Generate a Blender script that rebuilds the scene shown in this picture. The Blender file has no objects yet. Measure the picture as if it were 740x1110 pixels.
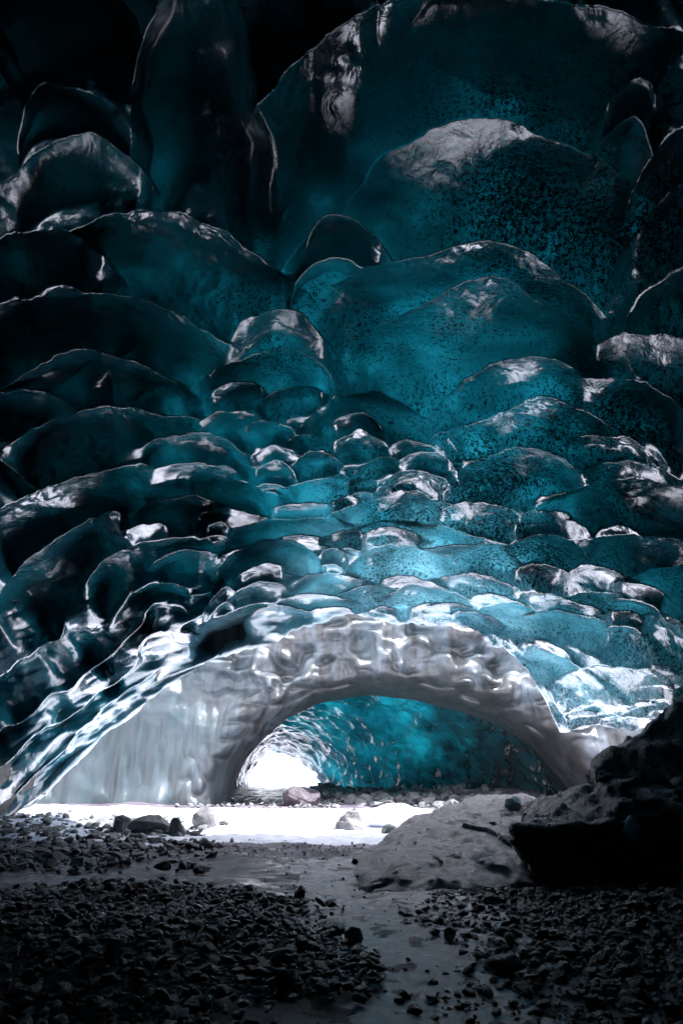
import bpy, bmesh, math, random
import numpy as np
from mathutils import Vector
random.seed(7)
RNG = np.random.default_rng(11)
scene = bpy.context.scene
COL = scene.collection
R = math.radians

# ------------------------------------------------------------------ camera model
TILT = R(20.4); F = 740.0; EYE = 1.5
cT, sT = math.cos(TILT), math.sin(TILT)

def project(d):                       # d: (N,3) direction from the eye
    fw = d[..., 1]*cT + d[..., 2]*sT
    up = -d[..., 1]*sT + d[..., 2]*cT
    fw = np.where(fw > 0.02, fw, 0.02)
    return 370 + F*d[..., 0]/fw, 555 - F*up/fw

def ray(px, py):
    a = (np.asarray(px, float)-370)/F; b = (555-np.asarray(py, float))/F
    return np.stack([a + 0*b, cT - b*sT + 0*a, sT + b*cT + 0*a], -1)

def at_y(px, py, y):                  # point on the plane y = const
    d = ray(px, py); k = y/d[..., 1]
    p = d*k[..., None]; p[..., 2] += EYE
    return p

def on_ground(px, py, z=0.0):
    d = ray(px, py); k = (z-EYE)/d[..., 2]
    p = d*k[..., None]; p[..., 2] += EYE
    return p

# ------------------------------------------------------------------ noise
def _h(ix, iy, iz, s):
    n = (ix*73856093) ^ (iy*19349663) ^ (iz*83492791) ^ (s*2654435761)
    n = n & 0xffffffff
    n = ((n ^ (n >> 15)) * 2246822519) & 0xffffffff
    n = ((n ^ (n >> 13)) * 3266489917) & 0xffffffff
    n = n ^ (n >> 16)
    return (n & 0xffff)/65535.0

def vnoise(p, s=0):
    p = np.asarray(p)
    i = np.floor(p).astype(np.int64); f = p-i
    f = f*f*f*(f*(f*6-15)+10)
    o = 0
    for dx in (0, 1):
        wx = f[..., 0] if dx else 1-f[..., 0]
        for dy in (0, 1):
            wy = f[..., 1] if dy else 1-f[..., 1]
            for dz in (0, 1):
                wz = f[..., 2] if dz else 1-f[..., 2]
                o = o + wx*wy*wz*_h(i[..., 0]+dx, i[..., 1]+dy, i[..., 2]+dz, s)
    return o*2-1

def fbm(p, octv=4, s=0, gain=.5):
    o = 0; a = 1.0; q = np.array(p, float)
    for k in range(octv):
        o = o + a*vnoise(q, s+k); q = q*2.03+7.1; a *= gain
    return o

def cells(p, s=0):                    # distance to the nearest feature point, and second nearest
    i = np.floor(p).astype(np.int64)
    f1 = np.full(p.shape[:-1], 9.0); f2 = f1.copy()
    for dx in (-1, 0, 1):
        for dy in (-1, 0, 1):
            for dz in (-1, 0, 1):
                c = i + np.array([dx, dy, dz])
                q = np.stack([c[..., 0]+.15+.7*_h(c[..., 0], c[..., 1], c[..., 2], s+1),
                              c[..., 1]+.15+.7*_h(c[..., 0], c[..., 1], c[..., 2], s+2),
                              c[..., 2]+.15+.7*_h(c[..., 0], c[..., 1], c[..., 2], s+3)], -1)
                d = np.sqrt(((p-q)**2).sum(-1))
                f2 = np.minimum(f2, np.maximum(f1, d)); f1 = np.minimum(f1, d)
    return f1, f2

def sstep(a, b, x):
    t = np.clip((x-a)/(b-a), 0, 1); return t*t*(3-2*t)

# ------------------------------------------------------------------ mesh helpers
def link(name, me, mat=None, parent=None, smooth=True):
    o = bpy.data.objects.new(name, me); COL.objects.link(o)
    if mat is not None: me.materials.append(mat)
    if smooth: me.polygons.foreach_set('use_smooth', [True]*len(me.polygons))
    if parent is not None: o.parent = parent
    return o

def mesh_from(verts, faces, name='m'):
    me = bpy.data.meshes.new(name)
    verts = np.asarray(verts, np.float32).reshape(-1, 3); faces = np.asarray(faces, np.int32)
    n, k = faces.shape
    me.vertices.add(len(verts)); me.vertices.foreach_set('co', verts.ravel())
    me.loops.add(n*k); me.loops.foreach_set('vertex_index', faces.ravel())
    me.polygons.add(n); me.polygons.foreach_set('loop_start', np.arange(0, n*k, k, dtype=np.int32))
    me.update(calc_edges=True); me.validate()
    return me

def grid_mesh(P, flip=False, wrap=False, name='m'):   # P: (R,C,3)
    r, c = P.shape[:2]
    idx = np.arange(r*c).reshape(r, c)
    if wrap: idx = np.concatenate([idx, idx[:, :1]], 1)
    a, b, d, e = idx[:-1, :-1], idx[:-1, 1:], idx[1:, 1:], idx[1:, :-1]
    f = np.stack([a, b, d, e], -1).reshape(-1, 4)
    if flip: f = f[:, ::-1]
    return mesh_from(P.reshape(-1, 3), f, name)

def tag(o, label=None, cat=None, group=None, kind=None):
    if label: o['label'] = label
    if cat: o['category'] = cat
    if group: o['group'] = group
    if kind: o['kind'] = kind
    return o

def empty(name, loc=(0, 0, 0)):
    o = bpy.data.objects.new(name, None); COL.objects.link(o); o.location = loc
    o.empty_display_size = .3
    return o

def keep_parent(ch, root):            # child meshes are written in world coordinates
    ch.parent = root
    ch.location = (-root.location.x, -root.location.y, -root.location.z)

# ------------------------------------------------------------------ materials
class NT:
    def __init__(s, name):
        s.m = bpy.data.materials.new(name); s.m.use_nodes = True
        s.t = s.m.node_tree; s.t.nodes.clear()
        s.out = s.t.nodes.new('ShaderNodeOutputMaterial')
        s.co = s.t.nodes.new('ShaderNodeTexCoord').outputs['Object']
    def n(s, typ, **kw):
        o = s.t.nodes.new(typ)
        for k, v in kw.items(): setattr(o, k, v)
        return o
    def lk(s, a, b): s.t.links.new(a, b)
    def mapping(s, scale, rot=(0, 0, 0)):
        m = s.n('ShaderNodeMapping'); m.inputs['Scale'].default_value = scale
        m.inputs['Rotation'].default_value = rot
        s.lk(s.co, m.inputs['Vector']); return m.outputs[0]
    def noise(s, scale, detail=4, rough=.55, vec=None, dist=0):
        n = s.n('ShaderNodeTexNoise'); n.inputs['Scale'].default_value = scale
        n.inputs['Detail'].default_value = detail; n.inputs['Roughness'].default_value = rough
        n.inputs['Distortion'].default_value = dist
        s.lk(vec if vec is not None else s.co, n.inputs['Vector']); return n.outputs['Fac']
    def voro(s, scale, feature='F1', vec=None, rnd=1):
        n = s.n('ShaderNodeTexVoronoi', feature=feature); n.inputs['Scale'].default_value = scale
        n.inputs['Randomness'].default_value = rnd
        s.lk(vec if vec is not None else s.co, n.inputs['Vector']); return n.outputs['Distance']
    def ramp(s, fac, stops):
        n = s.n('ShaderNodeValToRGB'); e = n.color_ramp.elements
        while len(e) > 1: e.remove(e[-1])
        for i, (p, c) in enumerate(stops):
            el = e[0] if i == 0 else e.new(p)
            el.position = p
            el.color = (c, c, c, 1) if isinstance(c, (int, float)) else (*c, 1)
        s.lk(fac, n.inputs[0]); return n.outputs['Color']
    def math(s, op, a, b=None, c=None):
        n = s.n('ShaderNodeMath', operation=op)
        for i, v in enumerate((a, b, c)):
            if v is None: continue
            if isinstance(v, (int, float)): n.inputs[i].default_value = v
            else: s.lk(v, n.inputs[i])
        return n.outputs[0]
    def mix(s, fac, a, b, mode='MIX'):
        n = s.n('ShaderNodeMix', data_type='RGBA', blend_type=mode)
        for i, v in ((0, fac), (6, a), (7, b)):
            if isinstance(v, (int, float)): n.inputs[i].default_value = v if i == 0 else (v, v, v, 1)
            elif isinstance(v, tuple): n.inputs[i].default_value = (*v, 1)
            else: s.lk(v, n.inputs[i])
        return n.outputs[2]
    def bump(s, h, strength=.5, dist=.02, prev=None):
        n = s.n('ShaderNodeBump')
        if isinstance(strength, (int, float)): n.inputs['Strength'].default_value = strength
        else: s.lk(strength, n.inputs['Strength'])
        n.inputs['Distance'].default_value = dist
        s.lk(h, n.inputs['Height'])
        if prev is not None: s.lk(prev, n.inputs['Normal'])
        return n.outputs[0]
    def pbr(s, col, rough, nrm=None, ior=1.45, spec=None, coat=0, coat_rough=.1):
        b = s.n('ShaderNodeBsdfPrincipled')
        for key, v in (('Base Color', col), ('Roughness', rough)):
            if isinstance(v, (int, float)): b.inputs[key].default_value = v
            elif isinstance(v, tuple): b.inputs[key].default_value = (*v, 1)
            else: s.lk(v, b.inputs[key])
        b.inputs['IOR'].default_value = ior
        if spec is not None: b.inputs['Specular IOR Level'].default_value = spec
        b.inputs['Coat Weight'].default_value = coat; b.inputs['Coat Roughness'].default_value = coat_rough
        if nrm is not None: s.lk(nrm, b.inputs['Normal'])
        return b
    def done(s, sh): s.lk(sh.outputs[0], s.out.inputs[0]); return s.m
    def translucent(s, b, col, fac, nrm=None):
        t = s.n('ShaderNodeBsdfTranslucent')
        if isinstance(col, tuple): t.inputs[0].default_value = (*col, 1)
        else: s.lk(col, t.inputs[0])
        if nrm is not None: s.lk(nrm, t.inputs['Normal'])
        m = s.n('ShaderNodeMixShader')
        if isinstance(fac, (int, float)): m.inputs[0].default_value = fac
        else: s.lk(fac, m.inputs[0])
        s.lk(b.outputs[0], m.inputs[1]); s.lk(t.outputs[0], m.inputs[2])
        return m

def attr(s, name):
    n = s.n('ShaderNodeAttribute'); n.attribute_name = name; return n.outputs['Fac']

def mat_cave_ice():
    s = NT('cave_ice')
    big = s.noise(.5, 3)
    col = s.ramp(big, [(.3, (.006, .05, .075)), (.5, (.008, .10, .14)), (.7, (.02, .20, .25))])
    rim = attr(s, 'rim')
    col = s.mix(rim, col, (.22, .30, .34))
    # sediment speckle frozen into the ice, denser in some layers
    sp = s.math('ADD', s.math('MULTIPLY', s.noise(17, 3, .7, s.mapping((1, 1, .7)), .4), .5), s.math('MULTIPLY', s.noise(46, 3, .75), .5))
    sep = s.n('ShaderNodeSeparateXYZ'); s.lk(s.co, sep.inputs[0])
    dens = s.math('ADD', s.noise(.35, 3), s.math('MULTIPLY', s.math('MINIMUM', s.math('MAXIMUM', sep.outputs[0], -2.0), 2.0), .07))
    th = s.math('MULTIPLY_ADD', dens, .34, .275)
    speck = s.math('SUBTRACT', sp, th)
    speck = s.ramp(s.math('MULTIPLY_ADD', speck, 8.0, .5), [(.1, 0.0), (.75, 1.0)])
    col = s.mix(speck, (.004, .012, .016), col)
    tcol = s.mix(speck, (.002, .02, .03), s.mix(rim, (.02, .44, .56), (.40, .62, .70)))
    nrm = s.bump(s.noise(2.6, 3, .5, s.mapping((1.6, 1, .6), (.3, .5, 0)), .7), .30, .10)
    nrm = s.bump(s.noise(34, 4, .8), s.math('MULTIPLY_ADD', s.noise(.8, 2), 1.1, -.30), .009, nrm)
    rg = s.ramp(s.noise(7, 4), [(.3, .12), (.7, .30)])
    b = s.pbr(col, rg, nrm, ior=1.3, coat=1.0, coat_rough=.045)
    b.inputs['Coat IOR'].default_value = 1.75; s.lk(nrm, b.inputs['Coat Normal'])
    clar_shade = s.ramp(s.noise(.5, 4, .6, None, .8), [(.36, .02), (.50, .10), (.64, .28)])
    # shade put into the ice: translucency fades towards both flanks
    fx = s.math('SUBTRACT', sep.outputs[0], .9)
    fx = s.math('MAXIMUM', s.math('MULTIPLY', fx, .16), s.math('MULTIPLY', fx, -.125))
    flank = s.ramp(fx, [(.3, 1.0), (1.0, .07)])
    clar_shade = s.math('MULTIPLY', clar_shade, flank)
    return s.done(s.translucent(b, tcol, s.math('MULTIPLY_ADD', rim, .20, clar_shade)))

def mat_pale_ice():
    s = NT('pale_ice')
    streak = s.noise(1.1, 6, .6, s.mapping((1, 1, .14)), 1.0)
    blotch = s.noise(.5, 3)
    sep = s.n('ShaderNodeSeparateXYZ'); s.lk(s.co, sep.inputs[0])
    col = s.ramp(streak, [(.34, (.034, .034, .032)), (.47, (.078, .090, .096)), (.58, (.13, .16, .18))])
    # cleaner, bluer ice in the left foot of the arch
    left = s.math('MULTIPLY_ADD', sep.outputs[0], -.22, -.75)
    col = s.mix(s.ramp(s.math('ADD', left, s.math('MULTIPLY_ADD', blotch, 1.6, -.8)), [(.0, 0.), (.9, .75)]), col, (.014, .042, .049))
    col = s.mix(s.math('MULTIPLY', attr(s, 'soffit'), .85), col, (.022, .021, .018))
    nrm = s.bump(s.noise(3.5, 3), .12, .06)
    nrm = s.bump(s.noise(13, 4, .8), .7, .03, nrm)
    b = s.pbr(col, s.ramp(s.noise(5, 3), [(.3, .10), (.7, .25)]), nrm, ior=1.65)
    return s.done(s.translucent(b, s.mix(.5, col, (.18, .27, .30)), .08))

def mat_tunnel_ice():
    s = NT('tunnel_ice')
    big = s.noise(.35, 4, .6, s.mapping((1, .5, 1)))
    col = s.ramp(big, [(.38, (.004, .02, .028)), (.52, (.008, .13, .17)), (.66, (.02, .42, .50))])
    sep = s.n('ShaderNodeSeparateXYZ'); s.lk(s.co, sep.inputs[0])
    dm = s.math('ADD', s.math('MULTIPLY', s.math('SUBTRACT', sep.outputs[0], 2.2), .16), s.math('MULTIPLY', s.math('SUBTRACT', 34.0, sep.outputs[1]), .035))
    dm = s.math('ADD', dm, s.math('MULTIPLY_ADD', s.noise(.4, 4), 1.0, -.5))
    dark_mask = s.ramp(dm, [(.22, 0.), (.5, .93)])  # darkens the lining towards the right of its entrance
    col = s.mix(dark_mask, col, (.016, .013, .012))
    nrm = s.bump(s.noise(3, 4), .5, .14)
    nrm = s.bump(s.voro(6), .35, .06, nrm)
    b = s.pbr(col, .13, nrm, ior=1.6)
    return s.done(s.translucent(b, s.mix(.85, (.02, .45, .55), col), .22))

def mat_glacier_top():
    s = NT('glacier_crust')
    sep = s.n('ShaderNodeSeparateXYZ'); s.lk(s.co, sep.inputs[0])
    # made-up opaque cover: blocks daylight on flanks and rear, lets it through in front
    dx = s.math('SUBTRACT', sep.outputs[0], 1.8)
    dx = s.math('MAXIMUM', s.math('MULTIPLY', dx, .8), s.math('MULTIPLY', dx, -1.7))
    rear = s.math('MULTIPLY', s.math('MAXIMUM', s.math('SUBTRACT', 13.5, sep.outputs[1]), 0), .16)
    m = s.math('ADD', s.math('MULTIPLY', dx, .15), rear)
    m = s.math('ADD', m, s.math('MULTIPLY_ADD', s.noise(.35, 4), .7, -.35))
    light_mask = s.ramp(m, [(.3, 0.0), (.95, 1.0)])
    col = s.mix(light_mask, s.ramp(s.noise(.4, 4), [(.4, (.40, .44, .46)), (.6, (.62, .66, .68))]), (.05, .048, .045))
    nrm = s.bump(s.noise(1.5, 5), .6, .15)
    b = s.pbr(col, .5, nrm)
    fac = s.math('MULTIPLY', s.math('SUBTRACT', 1.0, light_mask), .85)
    return s.done(s.translucent(b, (.45, .78, .85), fac))

def mat_rock(name, c0, c1, rough=(.25, .6), scale=1.0, bumpk=1.0, streaks=0):
    s = NT(name)
    n = s.noise(1.6*scale, 7, .62)
    col = s.ramp(n, [(.3, c0), (.7, c1)])
    col = s.mix(s.ramp(s.noise(22*scale, 4, .7), [(.4, .0), (.75, .5)]), col, tuple(x*.35 for x in c0))
    rg = s.ramp(s.noise(5*scale, 4), [(.35, rough[0]), (.65, rough[1])])
    vec = s.mapping((1, 1, 4)) if streaks else s.co
    nrm = s.bump(s.noise(2.2*scale, 7, .6, vec), .7*bumpk, .16)
    nrm = s.bump(s.noise(13*scale, 5, .8), .9*bumpk, .04, nrm)
    return s.done(s.pbr(col, rg, nrm, ior=1.5))

def mat_ground():
    s = NT('silt_ground')
    n = s.noise(.5, 6, .6)
    col = s.ramp(n, [(.3, (.08, .066, .084)), (.7, (.24, .20, .25))])
    g = s.noise(40, 5, .75)
    col = s.mix(s.ramp(g, [(.45, 0.), (.7, .7)]), col, (.02, .018, .02))
    rg = s.ramp(s.noise(1.4, 5, .6), [(.38, .12), (.62, .42)])
    nrm = s.bump(s.noise(1.8, 6, .6), .5, .12)
    nrm = s.bump(s.noise(22, 5, .8), 1.0, .05, nrm)
    return s.done(s.pbr(col, rg, nrm))

def mat_snow():
    s = NT('snow')
    col = s.ramp(s.noise(3, 6, .7), [(.4, (.60, .62, .70)), (.6, (.80, .82, .90))])
    peb = s.ramp(s.noise(7, 6, .75), [(.60, 0.), (.66, 1.)])
    col = s.mix(peb, col, (.12, .11, .12))
    nrm = s.bump(s.noise(9, 6, .7), .6, .04)
    return s.done(s.pbr(col, .6, nrm))

def mat_wet():
    s = NT('wet_silt')
    col = s.ramp(s.noise(3, 5), [(.3, (.16, .165, .19)), (.7, (.42, .43, .48))])
    nrm = s.bump(s.noise(5, 6, .7), .8, .035)
    nrm = s.bump(s.noise(30, 4, .8), .7, .012, nrm)
    return s.done(s.pbr(col, s.ramp(s.noise(9, 4), [(.4, .04), (.6, .25)]), nrm))

M_ICE = mat_cave_ice(); M_PALE = mat_pale_ice(); M_TUN = mat_tunnel_ice(); M_TOP = mat_glacier_top()
M_SLAB = mat_rock('smooth_bedrock', (.09, .075, .092), (.23, .20, .235), (.25, .5), 1.3, .8)
M_DARK = mat_rock('dark_basalt', (.035, .029, .036), (.14, .118, .142), (.22, .5), 1.6, 1.3)
M_COB = mat_rock('wet_cobble', (.008, .008, .010), (.036, .037, .041), (.16, .45), 3, .6)
M_COB2 = mat_rock('grey_cobble', (.07, .075, .08), (.2, .21, .22), (.3, .6), 3, .6)
M_GREY = mat_rock('pale_stone', (.11, .11, .115), (.2, .2, .21), (.5, .8), 2, .6)
M_GREEN = mat_rock('green_grey_stone', (.09, .12, .12), (.2, .25, .24), (.3, .6), 2, .7)
M_RED = mat_rock('reddish_stone', (.12, .06, .045), (.3, .2, .17), (.4, .7), 3, .6)
M_LIGHT = mat_rock('light_stone', (.42, .45, .44), (.62, .66, .64), (.4, .7), 2, .6)
M_GROUND = mat_ground(); M_SNOW = mat_snow(); M_WET = mat_wet()

# ================================================================== NEAR CAVE
def vault_r(d):
    """distance along d from the eye to the undisturbed vault of the cave"""
    lo = np.full(d.shape[:-1], .5); hi = np.full(d.shape[:-1], 60.0)
    def Fv(r):
        x = d[..., 0]*r; y = d[..., 1]*r; z = EYE + d[..., 2]*r
        H = 4.95 + .26*np.clip(16-y, -20, 14) ; H = np.maximum(H, 2.0)
        W = np.where(x < 0, 9.3, 6.8) + .12*np.clip(16-y, -8, 12)
        back = np.clip((-y-2)/9.0, 0, 5)
        return (np.abs(x)/W)**2.2 + (np.maximum(z, 0)/H)**2 + back**2 - 1
    for _ in range(26):
        m = .5*(lo+hi); inside = Fv(m) < 0
        lo = np.where(inside, m, lo); hi = np.where(inside, hi, m)
    return .5*(lo+hi)

LOBES = []   # (ax, ay, xl, yl, xr, yr, depth, rot)
def L3(l, a, r, depth=None, amp=1.0):
    w = r[0]-l[0]
    LOBES.append(dict(a=a, l=l, r=r, h=depth or .62*w, rot=0.0, amp=amp))
for t in [
 ((-70,130),(-15,22),(34,160)), ((138,262),(212,-70),(292,245),330), ((-60,70),(60,-40),(150,60),150), ((268,200),(470,-8),(800,90),430), ((640,170),(686,84),(712,150),60), ((672,210),(750,62),(840,180)),
 ((20,140),(48,89),(147,165)), ((20,205),(95,150),(170,232)), ((372,255),(515,131),(700,240),260),
 ((662,345),(765,190),(860,330)), ((60,265),(168,229),(336,355),150), ((-45,305),(65,245),(136,322),80),
 ((312,300),(352,228),(432,330)), ((345,340),(530,265),(660,372),190), ((380,425),(520,305),(655,400),200),
 ((-70,372),(95,315),(262,402),150), ((-20,470),(100,378),(205,445),110),
 ((250,388),(300,328),(372,402)), ((215,427),(315,373),(373,427)), ((218,455),(278,409),(300,432)), ((288,442),(330,415),(363,440)),
 ((15,505),(125,449),(238,472),90), ((205,472),(240,451),(273,476)), ((140,508),(212,472),(264,500),60),
 ((262,470),(285,455),(315,470)), ((268,492),(292,480),(314,500)), ((266,507),(290,495),(313,520)), ((304,502),(340,485),(367,506)),
 ((322,480),(410,428),(464,458)), ((350,472),(395,453),(419,470)), ((352,487),(388,469),(414,486)), ((410,494),(438,472),(465,490)),
 ((378,512),(405,493),(431,515)), ((428,512),(450,489),(486,510)), ((364,527),(382,512),(403,530)), ((395,542),(440,515),(486,530)),
 ((490,432),(570,388),(645,412),100), ((612,410),(672,404),(738,458),90), ((638,392),(680,361),(790,388)),
 ((470,482),(582,437),(662,468),90), ((612,488),(662,468),(699,502)), ((480,502),(545,486),(619,522)), ((638,512),(672,500),(732,526)),
 ((592,552),(682,522),(800,562),90), ((560,562),(590,554),(628,580)), ((475,557),(515,540),(573,580)), ((373,582),(440,566),(504,580)),
 ((545,600),(600,582),(658,645),70), ((425,620),(520,586),(580,640),60), ((640,592),(690,583),(770,605)), ((672,642),(738,615),(820,640)),
 ((578,672),(635,644),(765,712),60), ((655,692),(705,668),(770,700)),
 ((-30,450),(20,425),(90,470)),
 ((150,527),(205,501),(257,518)), ((148,547),(215,517),(299,536)), ((296,524),(365,511),(399,531)), ((287,553),(325,537),(356,546)),
 ((349,551),(370,532),(386,546)), ((138,577),(208,537),(241,553)), ((214,562),(245,552),(293,563)), ((220,578),(235,566),(251,578)),
 ((238,585),(330,558),(387,576)), ((357,562),(430,535),(485,562)), ((138,602),(190,583),(237,593)), ((150,642),(202,596),(236,606)),
 ((226,638),(298,585),(353,620)), ((300,586),(325,580),(356,593)), ((351,590),(380,575),(402,583)), ((378,602),(430,573),(470,590)),
 ((346,607),(362,597),(379,613)), ((375,637),(430,592),(492,612)), ((250,642),(300,621),(340,636)), ((219,682),(244,634),(258,652)),
 ((330,646),(380,622),(397,630)), ((148,647),(185,630),(204,641)), ((255,662),(300,645),(336,659)), ((325,662),(400,632),(442,646)),
 ((470,640),(505,620),(560,650)), ((540,668),(575,650),(612,680)), ((430,668),(470,648),(520,668)),
 ]:
    L3(*t)

def LR(x, y, w, h, rot, depth=None, amp=1.0, skew=.55):
    """rotated lobe: apex region centre (x,y), width w, arc height h, rotation in degrees (+ = clockwise)"""
    LOBES.append(dict(a=(w*(skew-.5), 0.0), l=(-w/2, h), r=(w/2, h*.8), h=depth or .7*w, rot=R(rot), org=(x, y), amp=amp))
# diagonal lobes of the left flank
for t in [(62,528,190,26,-19),(52,588,150,26,-37),(116,556,50,22,-18),(112,606,90,26,-34)]:
    LR(*t)

LIP = [(-420,1500),(-200,1120),(-60,960),(0,905),(40,868),(70,838),(100,812),(135,783),(180,743),(240,714),(300,690),(340,676),(370,668),(430,671),(498,678),
       (545,700),(575,730),(594,764),(606,790),(645,794),(690,786),(722,778),(760,790),(830,860),(960,1080),(1200,1600)]
LIPA = np.array(LIP, float)
_d = ray(LIPA[:, 0], LIPA[:, 1]); _az = np.arctan2(_d[:, 0], _d[:, 1]); _el = np.arctan2(_d[:, 2], np.hypot(_d[:, 0], _d[:, 1]))
_o = np.argsort(_az); LAZ, LEL = _az[_o], _el[_o]

# procedural rows of small lobes that follow the lip
seg = LIPA[2:-3]
sl = np.concatenate([[0], np.cumsum(np.hypot(*np.diff(seg, axis=0).T))])
def lip_at(s):
    x = np.interp(s, sl, seg[:, 0]); y = np.interp(s, sl, seg[:, 1])
    x2 = np.interp(s+14, sl, seg[:, 0]); y2 = np.interp(s+14, sl, seg[:, 1])
    x1 = np.interp(s-14, sl, seg[:, 0]); y1 = np.interp(s-14, sl, seg[:, 1])
    return x, y, math.atan2(y2-y1, x2-x1)
rows = []
off = 150.0
while off > 3:
    w = 34 + off*.45
    s = random.uniform(0, w)
    while s < sl[-1]:
        x, y, a = lip_at(s)
        nx, ny = math.sin(a), -math.cos(a)
        j = off + random.uniform(-.15, .15)*w
        X, Y = x+nx*j, y+ny*j
        centre = 262 < X < 610 and Y < 650
        leftok = X < 262 and (off < 120)
        if X >= 262 and random.random() < .35 and (not centre) and (X >= 262 or leftok) and not (140 < X < 600 and Y < 632) and not (X > 600 and Y < 690) and not (X<140 and Y<640):
            ww = w*random.uniform(.7, 1.6)*(2.1 if X < 260 else 1.2)
            LR(X, Y, ww, ww*(random.uniform(.10, .17) if X < 260 else random.uniform(.13, .24)), math.degrees(a)*(.9 if X < 300 else .8) + random.uniform(-12, 12) - (4 if X < 260 else 0),
               amp=random.uniform(.55, 1.0), depth=ww*(.34 if X < 260 else .5), skew=random.uniform(.35, .75))
        s += w*random.uniform(.55, .95)
    off -= (8 + off*.15)
yy = 545.0
while yy < 668:
    w = 120-(yy-545)*.35
    x = random.uniform(120, 120+w)
    while x < 720:
        if not (x < 250 and yy > 575):
            ww = w*random.uniform(.6, 1.3)
            LR(x, yy+random.uniform(-7, 7), ww, ww*random.uniform(.2, .3), -10*(360-x)/200 if x < 360 else 9*(x-360)/200, depth=ww*.5, amp=random.uniform(.6, 1.0), skew=random.uniform(.3, .75))
            LOBES[-1]['early'] = 22 if yy < 596 else -12
        x += w*random.uniform(.6, 1.0)
    yy += 13+w*.10
# order top to bottom
def key(l):
    if l['rot'] or 'org' in l: return l['org'][1]-l.get('early', 0)
    return l['a'][1]
LOBES.sort(key=key)

def lobe_field(px, py, lipd):
    """recess factor in px units of lobe height (0 on the crests), painter's order"""
    n = px.shape
    rec = np.zeros(n); hh = np.zeros(n); vv = np.ones(n)
    wx = px + 9*fbm(np.stack([px/85, py/85, 0*px], -1), 3, 50)*np.clip((760-py)/200, .35, 1)
    wy = py + 8*fbm(np.stack([px/75, py/75, 0*px+9], -1), 3, 60)*np.clip((760-py)/200, .35, 1) + 1.2*fbm(np.stack([px/9, py/9, 0*px+9], -1), 2, 66)
    # overlapping ribs that run along the rim, breaking into one another
    dl = np.clip(lipd, 0, 900)
    q = 3.0*np.log1p(dl/34)
    al = (px*.82-py*.5)
    q = q + .75*fbm(np.stack([al/90, q*.7, 0*q], -1), 2, 81) + .16*vnoise(np.stack([al/24, q*1.2, 0*q+4], -1), 88)
    v = 1-(q-np.floor(q))
    brk = sstep(-.55, .1, fbm(np.stack([al/60, np.floor(q)*3.7, 0*q], -1), 2, 85))
    rec = np.where(v < .1, .7+.3*np.sin(np.pi/2*v/.1), 1-np.clip((v-.1)/.9, 0, 1)**1.15)*(.35+.65*brk)*1.0*(1+.35*vnoise(np.stack([al/17, q*.5, 0*q+4], -1), 89))
    hh = np.minimum((dl+34)/3.0, 60)
    WX, WY = wx.ravel(), wy.ravel(); REC, HH, VV = rec.ravel(), hh.ravel(), vv.ravel()
    cand = np.nonzero((WX > -420) & (WX < 1100) & (WY > -420) & (WY < 1250))[0]
    for L in LOBES:
        a, l, r = L['a'], L['l'], L['r']
        ox, oy = L.get('org', (0, 0))
        if 'org' in L:
            rad = (r[0]-l[0])*.5 + abs(l[1])+ L['h']*1.4
            box = (ox-rad, ox+rad, oy-rad, oy+rad)
        else: box = (l[0]-.1*(r[0]-l[0]), r[0]+.1*(r[0]-l[0]), a[1]-2, max(l[1], r[1])+L['h']*1.4)
        sel = cand[(WX[cand] > box[0]) & (WX[cand] < box[1]) & (WY[cand] > box[2]) & (WY[cand] < box[3])]
        if not len(sel): continue
        c, s_ = math.cos(L['rot']), math.sin(L['rot'])
        dx, dy = WX[sel]-ox, WY[sel]-oy
        X = dx*c+dy*s_; Y = -dx*s_+dy*c
        wl, wr = (a[0]-l[0])*1.14, (r[0]-a[0])*1.14
        u = np.where(X < a[0], (a[0]-X)/wl, (X-a[0])/wr)
        uc = np.clip(u, 0, 1)
        drop = np.where(X < a[0], l[1]-a[1], r[1]-a[1])
        ya = a[1] + drop*(1-np.sqrt(np.clip(1-uc**2, 0, 1)))*.35 + drop*.65*np.abs(uc)**1.8
        v = (Y-ya)/L['h']
        m = (u < 1) & (v > 0) & (v < .93)
        sel, uc, v = sel[m], uc[m], v[m]
        e = np.clip(1-uc**2, 0, 1)**.5
        vc = np.clip(v, 0, 1)
        ph = L['h']*1.7+L['a'][0]*.37
        vt = .26+.08*math.sin(ph)
        g0 = .74+.10*math.sin(ph*3.3)
        g = np.where(vc < vt, g0+(1-g0)*np.sin(np.pi/2*vc/vt), .5*(1+np.cos(np.pi*np.clip((vc-vt)/(1-vt), 0, 1)**1.05)))
        g = g*e**.25
        # inner folds running down the hollow
        uu = np.where(X[m] < a[0], -uc, uc)
        g = g*(1+.16*np.sin(uu*(3.0+2*math.sin(ph*2.1))+ph+vc*2.0)*np.minimum(1, L['h']/60))
        wgt = sstep(0, .42, 1-uc)*(1-sstep(.68, .93, v))
        old = REC[sel]*HH[sel]
        REC[sel] = (old*(1-wgt) + g*L['amp']*L['h']*wgt)/L['h']; HH[sel] = L['h']; VV[sel] = vc
    rec, hh, vv = REC.reshape(n), HH.reshape(n), VV.reshape(n)
    return rec, hh, vv

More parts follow.
